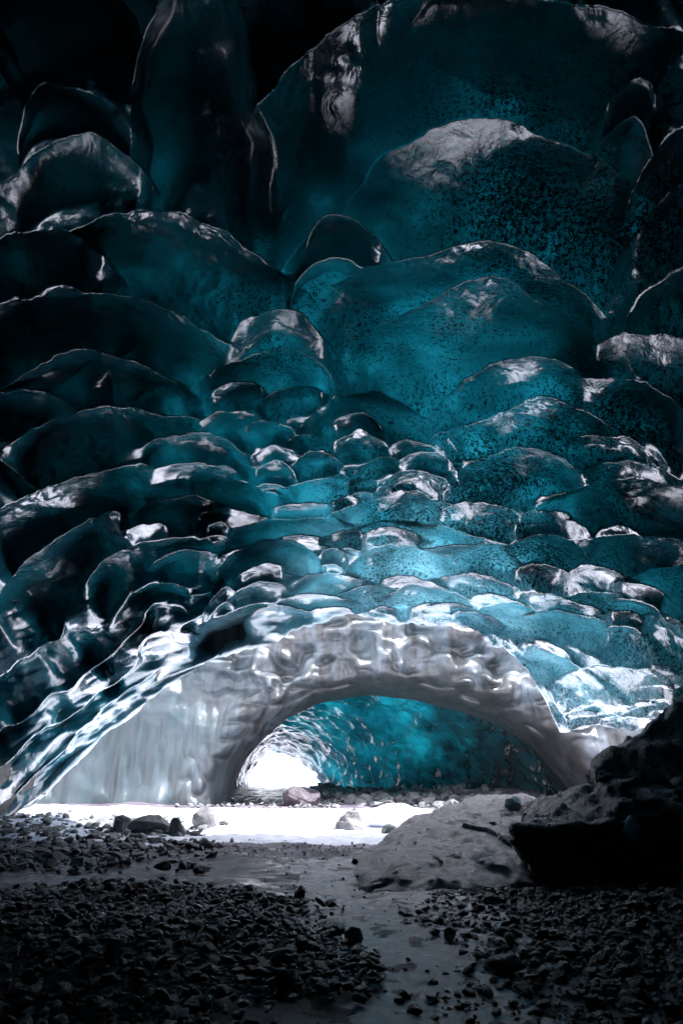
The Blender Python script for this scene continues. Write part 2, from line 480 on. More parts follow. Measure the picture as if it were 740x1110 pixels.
def build_cave():
    az = np.concatenate([np.linspace(-180, -46, 60)[:-1], np.linspace(-46, 46, 960), np.linspace(46, 180, 60)[1:-1]])
    az = np.radians(az)
    lip = np.interp(az, LAZ, LEL)
    lip = np.where(np.abs(az) > R(44), R(-35), lip)
    lip = np.maximum(lip, R(-35))
    t = np.concatenate([np.linspace(0, 1, 820), 1+np.linspace(0, 1, 40)[1:]])
    top = R(63)
    A = np.broadcast_to(az, (len(t), len(az)))
    E = np.where(t[:, None] <= 1, lip + (top-lip)*(t[:, None])**1.0, top + (R(89.7)-top)*(t[:, None]-1))
    wob = (5.0*fbm(np.stack([np.degrees(az)*.55, 0*az, 0*az], -1), 4, 141) + 2.5*(.5-np.abs(vnoise(np.stack([np.degrees(az)*1.1, 0*az, 0*az+2], -1), 143))))/F
    E = E + wob[None, :]*np.exp(-np.clip(t, 0, 2)*60)[:, None]
    d = np.stack([np.sin(A)*np.cos(E), np.cos(A)*np.cos(E), np.sin(E)], -1)
    r = vault_r(d)
    eps = .004
    d2 = np.stack([np.sin(A)*np.cos(E+eps), np.cos(A)*np.cos(E+eps), np.sin(E+eps)], -1)
    g1 = np.abs(vault_r(d2)-r)/eps
    A3 = A+eps
    d3 = np.stack([np.sin(A3)*np.cos(E), np.cos(A3)*np.cos(E), np.sin(E)], -1)
    g2 = np.abs(vault_r(d3)-r)/eps
    grad = np.clip(np.hypot(g1, .7*g2), .3*r, 5.0*r)
    px, py = project(d)
    slope = np.gradient(lip)/np.maximum(np.gradient(az), 1e-6)
    slope = np.convolve(np.pad(slope, 30, mode='edge'), np.ones(61)/61, 'valid')
    lipd = (E-lip)*F/np.sqrt(1+np.clip(slope, -2, 2)**2)[None, :]
    rec, hh, vv = lobe_field(px, py, lipd)
    infront = (d[..., 1] > .05)
    edge = sstep(-180, -60, px)*(1-sstep(800, 920, px))*sstep(-180, -60, py)*infront
    relief = .85*grad*hh/F*rec*edge*(.8+.2*sstep(8, 110, lipd))
    # away from the photographed sector: free scallops
    P = d*r[..., None]
    out = edge < .999
    f1 = np.zeros(edge.shape); f1[out] = cells(P[out]*.42, 3)[0]
    relief = relief + (1-edge)*(.45*np.clip(1-f1*f1*1.6, -.3, 1))
    relief = relief + .16*fbm(P*.45, 3, 21) + .26*(.5-np.abs(vnoise(P*np.array([.6, .8, 1.0])+.5*fbm(P*.5,2,71)[..., None], 25)))*edge + .09*(.5-np.abs(vnoise(P*np.array([1.2, 1.7, 2.2])+.5*fbm(P*.9,2,75)[..., None], 27)))*edge + .035*fbm(P*1.9, 3, 31)
    # keep the rim thin and even
    k = sstep(0, .02, t)[:, None]
    relief = relief*(k*.5+.5)
    P = d*(r+relief)[..., None]; P[..., 2] += EYE
    # paler near the rim: thin ice plus daylight glow tinted in, broad at right
    wband = np.interp(px[0], [0, 200, 330, 480, 600, 740], [26, 34, 95, 110, 130, 80])
    dist = np.abs(E-lip)*F
    rimv = np.exp(-(dist/wband)**2)*np.interp(px[0], [0, 150, 300, 480, 740], [.12, .2, .75, 1, .8])
    rimv = np.clip(rimv*(1+.5*fbm(P*1.2, 3, 55)), 0, 1)
    return az, P, rimv

az, P, rimv = build_cave()
root = empty('glacier_cave', (0, 0, 0))
tag(root, 'dark teal scalloped ice vault overhead, its pale rim arching over the floor', 'ice cave')
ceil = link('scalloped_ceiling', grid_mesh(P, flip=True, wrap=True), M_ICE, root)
at_ = ceil.data.attributes.new('rim', 'FLOAT', 'POINT'); at_.data.foreach_set('value', rimv.ravel().astype(np.float32))

# outer body of the same glacier: leaves the rim, climbs the outer face, runs back over the top
rim = P[0]
oh = np.stack([np.sin(az), np.cos(az), 0*az], -1)
def row(dout, z=None, dz=None):
    q = rim + oh*dout
    if dz is not None: q = q.copy(); q[:, 2] += dz
    if z is not None: q = q.copy(); q[:, 2] = np.maximum(z, q[:, 2])
    return q
rowsP = [rim]
for do, dz in ((.10, .03), (.16, .14), (.12, .35), (-.05, .8)):
    rowsP.append(row(do, dz=dz))
for f_ in np.linspace(.15, 1, 26):
    q = rim + oh*(-.05-1.9*f_**1.3)[..., None] if False else rim + oh*(-.05-1.6*f_**1.3)
    q = q.copy(); z0 = rim[:, 2]+.8; q[:, 2] = z0 + (np.maximum(9.2, z0+2)-z0)*f_
    q = q + oh*(.35*fbm(q*.5, 3, 77))[:, None]*min(1, f_*3)
    rowsP.append(q)
last = rowsP[-1]
for f_ in np.linspace(.04, 1, 30)[:]:
    c = np.array([0, 2.0, 13.5])
    q = last*(1-f_) + c*f_
    q = q.copy(); q[:, 2] = last[:, 2] + (13.5-last[:, 2])*math.sin(f_*math.pi/2) + .3*fbm(q*.3, 2, 91)*(1-f_)
    rowsP.append(q)
shell = np.stack(rowsP, 0)
link('glacier_crust', grid_mesh(shell, wrap=True), M_TOP, root)

# ================================================================== SECOND ICE BODY WITH THE TUNNEL
Y2 = 29.0
ARCH = [(247,905),(249,872),(256,845),(266,822),(285,800),(310,778),(345,761),(400,751),(450,757),(500,770),(545,786),(580,810),(603,838),(618,856),(628,905)]
ARCH = np.array(ARCH, float)
def resample(poly, n):
    s = np.concatenate([[0], np.cumsum(np.hypot(*np.diff(poly, axis=0).T))])
    q = np.linspace(0, s[-1], n)
    return np.stack([np.interp(q, s, poly[:, 0]), np.interp(q, s, poly[:, 1])], -1)
def smooth_poly(p, k=9):
    q = p.copy()
    for _ in range(k): q[1:-1] = .25*q[:-2]+.5*q[1:-1]+.25*q[2:]
    return q
NA = 460
arch = smooth_poly(resample(ARCH, NA), 30)
FUN = 2.6                              # depth of the funnel that curls into the tunnel
A3 = at_y(arch[:, 0], arch[:, 1], Y2+FUN)
# outer boundary of the face (world metres)
tt = np.linspace(0, 1, NA)
outer = np.array([(-30, -1), (-30, 4), (-27, 9.4), (-12, 9.8), (0, 9.8), (12, 9.6), (27, 9.2), (30, 4), (30, -1)], float)
outer = smooth_poly(resample(outer, NA), 20)
S = np.linspace(0, 1, 300)**1.35
X = A3[None, :, 0]*(1-S[:, None]) + outer[None, :, 0]*S[:, None]
Z = A3[None, :, 2]*(1-S[:, None]) + outer[None, :, 1]*S[:, None]
Y = Y2 + .0*X
lean = .15*np.clip(Z, 0, 20)
DM = S[:, None]*np.hypot(outer[:, 0]-A3[:, 0], outer[:, 1]-A3[:, 2])[None, :]   # metres from the tunnel rim
Y = Y + FUN*(1-np.clip(DM/1.5, 0, 1))**2 + lean + 2.5*sstep(10, 30, np.abs(X))
G = np.stack([X, Y*0, Z], -1)
f1, f2 = cells(np.stack([X*.60+.55*fbm(G*.8, 3, 5), 0*X+3.3, Z*1.0+.5*fbm(G*.8, 3, 6)], -1), 41)
fl, _ = cells(np.stack([X*.28, 0*X+1.3, Z*.30], -1), 43)
up = sstep(3.2, 5.0, Z+.10*X)
q1 = np.stack([X*.85+.35*fbm(G*.9, 2, 5), 0*X+3.3, Z*1.25+.35*fbm(G*.9, 2, 6)], -1)
disp = .62*vnoise(q1, 41)*(.12+.88*up) + .30*vnoise(q1*2.1, 45)*up + .5*(1-fl) + .16*fbm(G*np.array([1.5, 1, .3]), 3, 12)*(1-.6*up)
disp = disp*(.3+.7*sstep(.2, 1.6, DM)) - .38*np.abs(vnoise(np.stack([X*1.1, Y*.8, Z*1.4], -1), 47))*(1-sstep(1.2, 2.2, DM))*sstep(0, .3, DM)
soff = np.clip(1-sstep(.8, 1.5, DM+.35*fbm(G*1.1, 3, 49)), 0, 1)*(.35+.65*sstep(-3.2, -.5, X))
# dark pocket low on the far left of the face
hp = at_y(88, 862, Y2)
dd = np.hypot((X-hp[0]-.25*(Z-hp[2]))/.38, (Z-hp[2])/.6) + .35*fbm(G*1.2, 3, 19)

Y = Y + disp
face = np.stack([X, Y, Z], -1)
# tunnel lining: loft from the arch to the far mouth
EXIT = np.array([(268,905),(271,858),(274,843),(281,827),(293,815),(311,820),(328,830),(341,843),(349,858),(351,905)], float)
ex = smooth_poly(resample(EXIT, NA), 20)
Y3 = 58.0
E3 = at_y(ex[:, 0], ex[:, 1], Y3); E3[:, 2] = np.maximum(E3[:, 2], -1.2)
TT = np.linspace(0, 1, 420)
lin = []
for q in TT:
    w = q**.85
    c = A3*(1-w) + E3*w
    c[:, 1] = Y2+FUN + (Y3-Y2-FUN)*q + (face[0, :, 1]-Y2-FUN)*(1-q)
    cen = np.array([c[:, 0].mean(), 0, .5]); dirn = c-cen; dirn[:, 1] = 0
    dirn /= np.linalg.norm(dirn, axis=1)[:, None]+1e-6
    bul = 1.1*math.sin(q*math.pi)**.8
    lin.append((c, dirn, bul))
C_ = np.stack([l[0] for l in lin]); D_ = np.stack([l[1] for l in lin]); B_ = np.array([l[2] for l in lin])[:, None]
f1, f2 = cells(C_*np.array([.9, .55, 1.1]) + .5*fbm(C_*.6, 2, 8)[..., None], 61)
f1b, _ = cells(C_*np.array([.3, .16, .4]), 63)
dsp = B_ + (.55*(1-1.4*f1) + .6*(1-f1b) + .12*fbm(C_*1.6, 3, 15))*sstep(0, .03, TT)[:, None]*(1-.5*TT[:, None])
TL = C_ + D_*dsp[..., None]
body = empty('ice_arch', (0, Y2, 0))
tag(body, 'pale scalloped ice arch standing in daylight beyond the cave rim, pierced by a teal tunnel', 'ice arch')
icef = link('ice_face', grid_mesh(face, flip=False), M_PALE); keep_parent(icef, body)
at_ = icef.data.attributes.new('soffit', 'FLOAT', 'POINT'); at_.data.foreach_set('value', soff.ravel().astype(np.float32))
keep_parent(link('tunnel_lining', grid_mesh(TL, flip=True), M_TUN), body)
# crust over the top, down behind
ob = face[-1]
rr = [ob]
for f_ in np.linspace(.05, 1, 24):
    q = ob.copy(); q[:, 1] = ob[:, 1] + (Y3-1-ob[:, 1])*f_
    q[:, 0] = ob[:, 0]*(1-.15*f_); q[:, 2] = ob[:, 2] + np.where(ob[:, 2] > 5, 1.2*math.sin(f_*3.1) - 3.0*f_, 0) + .4*fbm(q*.25, 3, 33)
    rr.append(q)
lastr = rr[-1]
for f_ in np.linspace(.2, 1, 6):
    q = lastr*(1-f_) + np.stack([TL[-1, :, 0], 0*TL[-1, :, 0]+Y3, TL[-1, :, 2]], -1)*f_
    rr.append(q)
keep_parent(link('glacier_crust', grid_mesh(np.stack(rr), flip=False), M_TOP), body)

# ================================================================== GROUND
def ground_h(x, y):
    p = np.stack([x, y, 0*x], -1)
    h = .05*fbm(p*.5, 4, 101) + .015*fbm(p*3, 3, 105)
    r = np.hypot(x, y)
    # gravel bank, near left
    e = ((x+3.6+.5*fbm(p*.5, 2, 9))/3.7)**2 + ((y-6.4)/3.0)**2
    h = h + .27*np.exp(-e*1.3)*(1+.25*fbm(p*1.1, 3, 110))
    # stony apron at the left wall
    h = h + .12*sstep(-4.0, -9.5, x)*sstep(11, 15, y)*(1-sstep(34, 40, y))
    # right bank
    h = h + .20*sstep(.9, 4.5, x)*(1-sstep(8.5, 11, y))*(1+.3*fbm(p*1.2, 2, 112))
    # runnel
    h = h - .05*np.exp(-((x-.35*np.sin(y*.5)-.5)/.55)**2)*(y < 12)
    # rubble on the right floor of the tunnel
    h = h + .5*sstep(3, 9, x)*sstep(31, 36, y)*(1-sstep(55, 60, y))
    # snowy slope outside the far end
    h = h + .11*np.clip(y-62, 0, 200)*sstep(-9, 2, x+.02*(y-62)) *.5
    return h
azg = np.radians(np.concatenate([np.linspace(-180, -40, 40)[:-1], np.linspace(-40, 40, 520), np.linspace(40, 180, 40)[1:-1]]))
rg = np.concatenate([[.05], np.geomspace(.6, 70, 560), np.geomspace(75, 4000, 40)])
RR, AA = np.meshgrid(rg, azg, indexing='ij')
gx, gy = RR*np.sin(AA), RR*np.cos(AA)
gz = ground_h(gx, gy); gz = np.where(RR > 300, 0, gz)
gr = link('ground', grid_mesh(np.stack([gx, gy, gz], -1), flip=True, wrap=True), M_GROUND)
tag(gr, kind='structure')

def sheet(name, xs, ys, fn, mat, dz, kind='structure'):
    XX, YY = np.meshgrid(xs, ys, indexing='xy')
    H = ground_h(XX, YY)
    off = fn(XX, YY)                  # >0 inside: height of the sheet over the ground
    Pz = H + off + dz
    me = grid_mesh(np.stack([XX, YY, Pz], -1))
    o = link(name, me, mat); tag(o, kind=kind)
    return o
# snow and melt-out gravel in the sunlit gap
def snow_fn(x, y):
    p = np.stack([x, y, 0*x], -1)
    n = .9*fbm(p*.9, 4, 201)
    front = sstep(-.8, 1.2, (y-(15.2+.012*(x+1)**2) + n))
    back = 1-sstep(-.8, .8, (y-(27.3)) + n*.6)
    return .07*front*back - .035 + .02*fbm(p*2.2, 3, 203)*front*back
sheet('snow', np.linspace(-16, 9, 300), np.linspace(12.5, 30, 240), snow_fn, M_SNOW, 0)
def snow2(x, y): return .0*x+.05*sstep(57, 61, y)-.02
sheet('snow_field', np.linspace(-60, 60, 60), np.concatenate([np.linspace(56, 90, 40), np.geomspace(92, 290, 20)]), snow2, M_SNOW, 0)
# wet runnel down the middle
def wet_fn(x, y):
    p = np.stack([x, y, 0*x], -1)
    c = .35*np.sin(y*.5)+.45 + .06*(y-6)
    w = 1.0+.14*(y-5) + .5*fbm(p*.8, 3, 301)
    return .02*sstep(1.1, .5, np.abs(x-c)/np.maximum(w, .2)) - .012 + .012*fbm(p*6, 3, 303)
sheet('meltwater_film', np.linspace(-2.5, 4.5, 220), np.linspace(3.2, 13.5, 300), wet_fn, M_WET, 0)

# ================================================================== ROCKS
def hull_mesh(n=22, stretch=(1, 1, 1), seed=0, rnd=.25, bevel=.06, subdiv=0):
    rg_ = random.Random(seed); bm = bmesh.new()
    for i in range(n):
        v = Vector((rg_.gauss(0, 1), rg_.gauss(0, 1), rg_.gauss(0, 1))).normalized()*(1-rnd*rg_.random())
        bm.verts.new((v.x*stretch[0], v.y*stretch[1], v.z*stretch[2]))
    res = bmesh.ops.convex_hull(bm, input=bm.verts)
    bmesh.ops.delete(bm, geom=[g for g in res['geom_interior'] if isinstance(g, bmesh.types.BMVert)], context='VERTS')
    bmesh.ops.dissolve_limit(bm, angle_limit=R(12), verts=bm.verts, edges=bm.edges)
    if bevel:
        bmesh.ops.bevel(bm, geom=list(bm.edges), offset=bevel, segments=2, affect='EDGES', profile=.6, clamp_overlap=True)
    bmesh.ops.triangulate(bm, faces=bm.faces)
    for v in bm.verts: pass
    me = bpy.data.meshes.new('stone'); bm.to_mesh(me); bm.free()
    return me

def rock_from(name, loc, size, mat, label, cat, seed=1, rot=0, n=26, rnd=.3, sub=3, rough=.12, freq=1.3, sink=.25, group=None, tilt=0):
    """a boulder: hull, subdivided and roughened"""
    me = hull_mesh(n, (1, 1, 1), seed, rnd, 0.10)
    bm = bmesh.new(); bm.from_mesh(me)
    bmesh.ops.subdivide_edges(bm, edges=bm.edges, cuts=sub, use_grid_fill=True)
    bmesh.ops.triangulate(bm, faces=bm.faces)
    co = np.array([v.co[:] for v in bm.verts])
    nz = fbm(co*freq+seed*3.1, 5, seed)*rough
    nrm = co/(np.linalg.norm(co, axis=1)[:, None]+1e-6)
    co = co + nrm*nz[:, None]
    co = co*np.array(size)/2
    c, s_ = math.cos(tilt), math.sin(tilt)
    co = np.stack([co[:, 0]*c-co[:, 2]*s_, co[:, 1], co[:, 0]*s_+co[:, 2]*c], -1)
    co[:, 2] += size[2]*(.5-sink)
    for v, q in zip(bm.verts, co): v.co = q
    bm.to_mesh(me); bm.free()
    o = link(name, me, mat)
    z = float(ground_h(np.array([loc[0]]), np.array([loc[1]]))[0]) if len(loc) == 2 else loc[2]
    o.location = (loc[0], loc[1], z); o.rotation_euler = (0, 0, rot)
    tag(o, label, cat, group)
    return o

def gp(px, py):
    p = on_ground(px, py); return float(p[0]), float(p[1])

# --- smooth whaleback slab (heightfield with undercut sides)
def hf_rock(name, x0, x1, y0, y1, fn, mat, label, nx=220, ny=220, base=-.3):
    xs = np.linspace(x0, x1, nx); ys = np.linspace(y0, y1, ny)
    XX, YY = np.meshgrid(xs, ys)
    Zt = fn(XX, YY)
    Zt = np.maximum(Zt, base)
    Pp = np.stack([XX, YY, Zt], -1)
    # horizontal displacement for a craggy side
    Pp[..., 0] += .10*fbm(Pp*1.6, 4, 401); Pp[..., 1] += .12*fbm(Pp*1.5+5, 4, 402)
    Pp[..., 2] += (.04*fbm(Pp*2.0, 4, 403))*(Zt > base)
    o = link(name, grid_mesh(Pp), mat)
    tag(o, label, 'rock')
    return o

def slab(x, y):
    p = np.stack([x, y, 0*x], -1)
    # local axes: long axis recedes to the right
    cx, cy = 2.9, 14.6
    a = R(68); u = (x-cx)*math.cos(a)+(y-cy)*math.sin(a); v = -(x-cx)*math.sin(a)+(y-cy)*math.cos(a)
    n = .25*fbm(p*.6, 4, 421)
    e = (np.abs(u)/5.2)**2.4 + (np.abs(v)/2.0)**2.2
    h = 1.02*np.clip(1-e+n*.5, -1, 1)
    h = np.sign(h)*np.abs(h)**.62*1.0
    h = h*(.62+.06*(u+3))
    q_ = v*1.9+u*.35+fbm(p*.7, 3, 425)*.9
    ter = .11*(q_-np.floor(q_)) + .035*fbm(p*np.array([3, 1.2, 1]), 4, 427)
    return h + ter*np.clip(h, 0, 1) - .08
hf_rock('bedrock_slab', .2, 6.5, 9.2, 20.5, slab, M_SLAB, 'smooth violet grey bedrock slab lying at the foot of the dark cliff, right of the snow', 260, 300)

def sculpt(name, hulls, mat, label, cat, voxel=.045, amps=(.14, .05), fr=(.9, 3.2), seed=1, led=.0):
    """union of convex blocks, remeshed and weathered"""
    bm = bmesh.new()
    for pts in hulls:
        vs_ = [bm.verts.new(p) for p in pts]
        res = bmesh.ops.convex_hull(bm, input=vs_)
        dl = [g for g in res['geom_interior'] if isinstance(g, bmesh.types.BMVert)]
        if dl: bmesh.ops.delete(bm, geom=dl, context='VERTS')
    me = bpy.data.meshes.new('tmp'); bm.to_mesh(me); bm.free()
    t_ = bpy.data.objects.new('tmp', me); COL.objects.link(t_)
    md = t_.modifiers.new('r', 'REMESH'); md.mode = 'VOXEL'; md.voxel_size = voxel
    sm = t_.modifiers.new('s', 'SMOOTH'); sm.factor = .5; sm.iterations = 5
    dg = bpy.context.evaluated_depsgraph_get()
    out = bpy.data.meshes.new_from_object(t_.evaluated_get(dg))
    bpy.data.objects.remove(t_)
    n = len(out.vertices); c = np.zeros(n*3, np.float32); out.vertices.foreach_get('co', c); c = c.reshape(-1, 3).astype(float)
    nn = np.zeros(n*3, np.float32); out.vertices.foreach_get('normal', nn); nn = nn.reshape(-1, 3)
    d_ = amps[0]*fbm(c*fr[0], 4, seed) + amps[1]*fbm(c*fr[1], 4, seed+7)
    d_ = d_ - amps[0]*.9*np.abs(vnoise(c*np.array([1.1, 1.1, 2.2])*fr[0]*1.4+3, seed+13))
    if led: d_ = d_ + led*((c[:, 2]*2.4+.8*fbm(c*.7, 2, seed+5)) % 1.0 - .5)
    c = c + nn*d_[:, None]
    out.vertices.foreach_set('co', c.astype(np.float32).ravel()); out.update()
    o = link(name, out, mat); tag(o, label, cat); return o
lower = [(2.3,10.2,.66),(2.35,10.05,.32),(3.3,9.7,-.3),(3.1,11,.95),(4.05,12,1.15),(9,9.3,-.4),(13,9.3,-.4),(13,12,1.5),(5,9.9,1.0),(9,9.7,1.1),(3.6,14,.9),(3,13.4,-.3),(12,16,.5)]
upper = [(3.95,11.6,.9),(4.15,12,1.55),(4.7,12,1.72),(5.3,12.2,2.08),(6.1,12.5,2.6),(7.2,12.6,3.0),(9,12.8,3.6),(13,13,3.7),(4.6,10.7,.8),(6,10.3,1.0),(9,10.0,1.2),(4.5,13.5,1.2),(6.5,15,2.2),(13,16,3),(13,10,1.2),(5,12,-.3),(12,12,-.3)]
knob = [(3.2,10.3,.5),(3.9,10.2,1.05),(4.7,10.2,1.15),(4.2,9.9,.2),(4.9,10.0,.3),(3.9,11.2,1.25),(4.8,11.4,1.3),(3.3,10.9,.9)]
sculpt('rock_cliff', [lower, upper, knob], M_DARK, 'huge near-black basalt boulder with ledges filling the right edge of the frame', 'rock', seed=431, led=.11, amps=(.10, .06), fr=(.8, 3.5))

def place(px, py, **k): return gp(px, py)
rock_from('boulder', gp(222, 900), (.72, .55, .62), M_GREY, 'small rounded grey boulder alone on the bright snow, left of the middle', 'boulder', 3, n=60, rnd=.08, rough=.06, sink=.15)
gx_, gy_ = gp(380, 901)
sculpt('pointed_rock', [[(gx_+a_*.9, gy_+b_*.8, c_*.95-.05) for a_, b_, c_ in ((-.55,0,0),(-.4,.1,.32),(-.1,0,.5),(.12,.05,.72),(.28,.1,.45),(.42,0,.0),(.45,.4,.05),(-.4,.5,0),(0,-.25,0),(.1,.4,.5),(-.2,-.15,.2))]],
       M_GREY, 'pointed pale pyramid-shaped rock standing on the snow in the middle', 'rock', voxel=.03, amps=(.05, .03), fr=(2.5, 7), seed=3)
rock_from('boulder', gp(326, 873), (1.7, 1.3, 1.2), M_DARK, 'rounded dark grey boulder in the shade at the tunnel mouth', 'boulder', 6, n=50, rnd=.1, rough=.08, sink=.3)
rock_from('flat_rock', gp(163, 905), (1.3, .7, .62), M_COB2, 'long low grey rock at the left edge of the snow', 'rock', 8, n=24, rough=.12, rot=-.2)
rock_from('flat_rock', gp(192, 907), (.55, .5, .6), M_COB2, 'short upright grey rock ending the row left of the round boulder', 'rock', 21, n=20, rough=.1)
rock_from('flat_rock', gp(128, 903), (.9, .7, .6), M_COB2, 'angular grey rock left of the long low rock', 'rock', 22, n=18, rough=.12)
rock_from('snow_mound', gp(436, 897), (1.9, 1.2, .85), M_SNOW, 'low white snow heap between the pointed rock and the slab', 'snow heap', 9, n=60, rnd=.15, rough=.2)
rock_from('stone', gp(421, 903), (.5, .4, .35), M_GREEN, 'pale bluish stone at the front of the snow heap', 'stone', 10)
rock_from('stone', gp(434, 905), (.32, .3, .24), M_RED, 'small reddish brown stone in front of the snow heap', 'stone', 11)
rock_from('stone', gp(458, 899), (.45, .4, .35), M_GREY, 'grey stone on the right end of the snow heap', 'stone', 12)
rock_from('stone', gp(527, 950), (.55, .4, .38), M_GREEN, 'greenish grey angular stone lying against the foot of the smooth slab', 'stone', 13, n=16)
bpy.context.view_layer.update()
def hit(px, py):                      # the point of the rocks seen in this direction
    d = Vector(ray(px, py).tolist()).normalized()
    ok, loc, *_ = scene.ray_cast(bpy.context.evaluated_depsgraph_get(), Vector((0, 0, EYE)), d)
    return loc
h_ = hit(556, 875); rock_from('stone', (h_.x, h_.y, h_.z-.03), (.42, .34, .32), M_LIGHT, 'rounded stone sitting on the crest of the smooth slab', 'stone', 15, n=44, rnd=.12, rough=.08)
h_ = hit(685, 900); rock_from('stone', (h_.x, h_.y+.02, h_.z-.18), (.32, .26, .58), M_LIGHT, 'pale grey stone lodged high in the side of the dark boulder', 'stone', 16, n=14)
h_ = hit(655, 846); rock_from('stone', (h_.x, h_.y, h_.z), (.3, .3, .22), M_DARK, 'small dark stone perched on the left shoulder of the dark boulder', 'stone', 17, n=18)

# --- single larger stones that stand out of the gravel
for (x_, y_, sz, mt, nm, lb, sd_) in [
  (383, 1030, (.24,.22,.2), M_DARK, 'stone', 'black rounded stone at the right tip of the left gravel bank', 31),
  (238, 1026, (.30,.10,.12), M_GREEN, 'stone', 'long narrow greenish stone on the face of the left gravel bank', 32),
  (305, 988, (.16,.14,.12), M_GREEN, 'stone', 'small blue grey stone near the right shoulder of the left gravel bank', 33),
  (84, 1024, (.17,.13,.1), M_GREEN, 'stone', 'small pale green stone low on the left part of the gravel bank', 34),
  (116, 1084, (.10,.12,.26), M_DARK, 'stone', 'upright dark splinter of rock at the bottom left of the frame', 35),
  (176, 946, (.36,.26,.24), M_DARK, 'stone', 'blunt black stone on the crest of the left gravel bank', 36),
  (218, 945, (.42,.24,.18), M_DARK, 'stone', 'flat black stone on the crest right of the blunt stone', 37),
  (325, 984, (.2,.18,.22), M_DARK, 'stone', 'pointed black stone at the right edge of the gravel crest', 38),
  (312, 1085, (.26,.2,.2), M_DARK, 'stone', 'angular black stone at the bottom of the left bank beside the runnel', 39),
  (532, 985, (.30,.22,.13), M_DARK, 'stone', 'flat black stone beside the runnel below the greenish stone', 40),
  (533, 972, (.2,.16,.12), M_DARK, 'stone', 'small black stone just behind the flat one by the runnel', 41),
  (500, 984, (.3,.16,.08), M_DARK, 'stone', 'thin dark flake of rock lying in the wet track', 42),
  (545, 1018, (.28,.22,.12), M_COB2, 'stone', 'grey flat stone at the edge of the right gravel', 43),
  (548, 1052, (.34,.28,.2), M_DARK, 'stone', 'largest black stone in the right foreground gravel', 44),
  (620, 1040, (.2,.15,.1), M_GREEN, 'stone', 'small greenish stone in the right foreground gravel', 45)]:
    rock_from(nm, gp(x_, y_), sz, mt, lb, 'stone', sd_, n=16, rough=.08, sub=2, sink=.15, rot=sd_*.7)
# --- cobbles
POOL = {}
for key_, mat in (('dark', M_COB), ('grey', M_COB2)):
    POOL[key_] = []
    for i in range(14):
        st = (1, random.uniform(.55, .95), random.uniform(.3, .7))
        me = hull_mesh(random.choice((12, 16, 22, 30)), st, 500+i, .15, .08)
        me.materials.append(mat); me.polygons.foreach_set('use_smooth', [False]*len(me.polygons))
        POOL[key_].append(me)

def in_bank(x, y):
    return ((x+3.6)/3.85)**2 + ((y-6.4)/3.4)**2 < 1+.22*math.sin(y*2.3+x)+random.uniform(-.25, .18) or (x < -3.2 and y < 7)
cands = []
def scatter(n, xr, yr, test, size, key_, zone):
    k = 0; tries = 0
    while k < n and tries < n*30:
        tries += 1
        x = random.uniform(*xr); y = random.uniform(*yr)
        if abs(x) > .56*y+1.0 or not test(x, y): continue
        s_ = size[0]*(size[1]/size[0])**(random.random()**2.8)
        cands.append((x, y, s_, key_, zone)); k += 1
scatter(9500, (-7.5, .3), (3.4, 10.0), in_bank, (.02, .088), 'dark', 'bank')
scatter(7500, (.2, 8.5), (3.4, 10.4), lambda x, y: (x-.55 > .28*math.sin(y*2.1)+.05*(y-4)) and random.random() < min(1, .25+.35*(x-.4)) , (.018, .085), 'dark', 'right')
scatter(2600, (-12, -2.2), (11.6, 22), lambda x, y: x < -2.6-.22*abs(y-15)+random.uniform(-1, 1) and x > -12.5, (.05, .2), 'grey', 'apron')
scatter(900, (-2, 9), (28, 57), lambda x, y: x < 10-(y-29)*.38 and x > 1.0-(y-29)*.3, (.1, .5), 'grey', 'tunnel')
scatter(350, (-8, 0), (27, 34), lambda x, y: x > -6.2, (.06, .2), 'grey', 'tunnel')
scatter(420, (-9, 3.5), (14.5, 27), lambda x, y: random.random() < .25+.75*(x < -3), (.03, .12), 'grey', 'apron')
scatter(1500, (-6, 4), (12.6, 16.2), lambda x, y: random.random() < math.exp(-((y-14.6)/1.0)**2), (.015, .05), 'grey', 'apron')
scatter(1300, (-3, 3.5), (6, 14), lambda x, y: x > -.1*y, (.012, .035), 'dark', 'right')
cx_ = np.array([c[0] for c in cands]); cy_ = np.array([c[1] for c in cands])
cz_ = ground_h(cx_, cy_)
ZL = {'bank': ('dark wet cobble in the gravel bank in the left foreground', 'cobbles of the left gravel bank'),
      'right': ('small dark cobble in the gravel of the right foreground', 'cobbles of the right gravel patch'),
      'apron': ('grey cobble on the stony strip below the left ice wall', 'cobbles below the left ice wall'),
      'tunnel': ('grey block in the rubble on the tunnel floor', 'rubble blocks on the tunnel floor')}
quota = {'bank': 170, 'right': 60, 'apron': 50, 'tunnel': 20}
indiv = set()
for zone, q in quota.items():
    ids = [i for i, c in enumerate(cands) if c[4] == zone and 30 < project(np.array([c[0], c[1], cz_[i]-EYE]))[0] < 710 and project(np.array([c[0], c[1], cz_[i]-EYE]))[1] < 1095]
    ids.sort(key=lambda i: -cands[i][2]/math.hypot(cands[i][0], cands[i][1]))
    indiv.update(ids[:q])
batches = {}
for i, (x, y, s_, key_, zone) in enumerate(cands):
    me = random.choice(POOL[key_]); rx, ry, rz = random.uniform(-.5, .5), random.uniform(-.5, .5), random.uniform(0, 6.28)
    z = cz_[i] + s_*random.uniform(.05, .45) + (.03 if zone == 'bank' else 0)
    if i in indiv:
        o = bpy.data.objects.new('cobble', me); COL.objects.link(o)
        o.location = (x, y, z); o.rotation_euler = (rx, ry, rz); o.scale = (s_, s_, s_)
        tag(o, ZL[zone][0], 'cobble', ZL[zone][1])
    else:
        batches.setdefault((zone, key_), []).append((me, x, y, z, rx, ry, rz, s_))
cache = {}
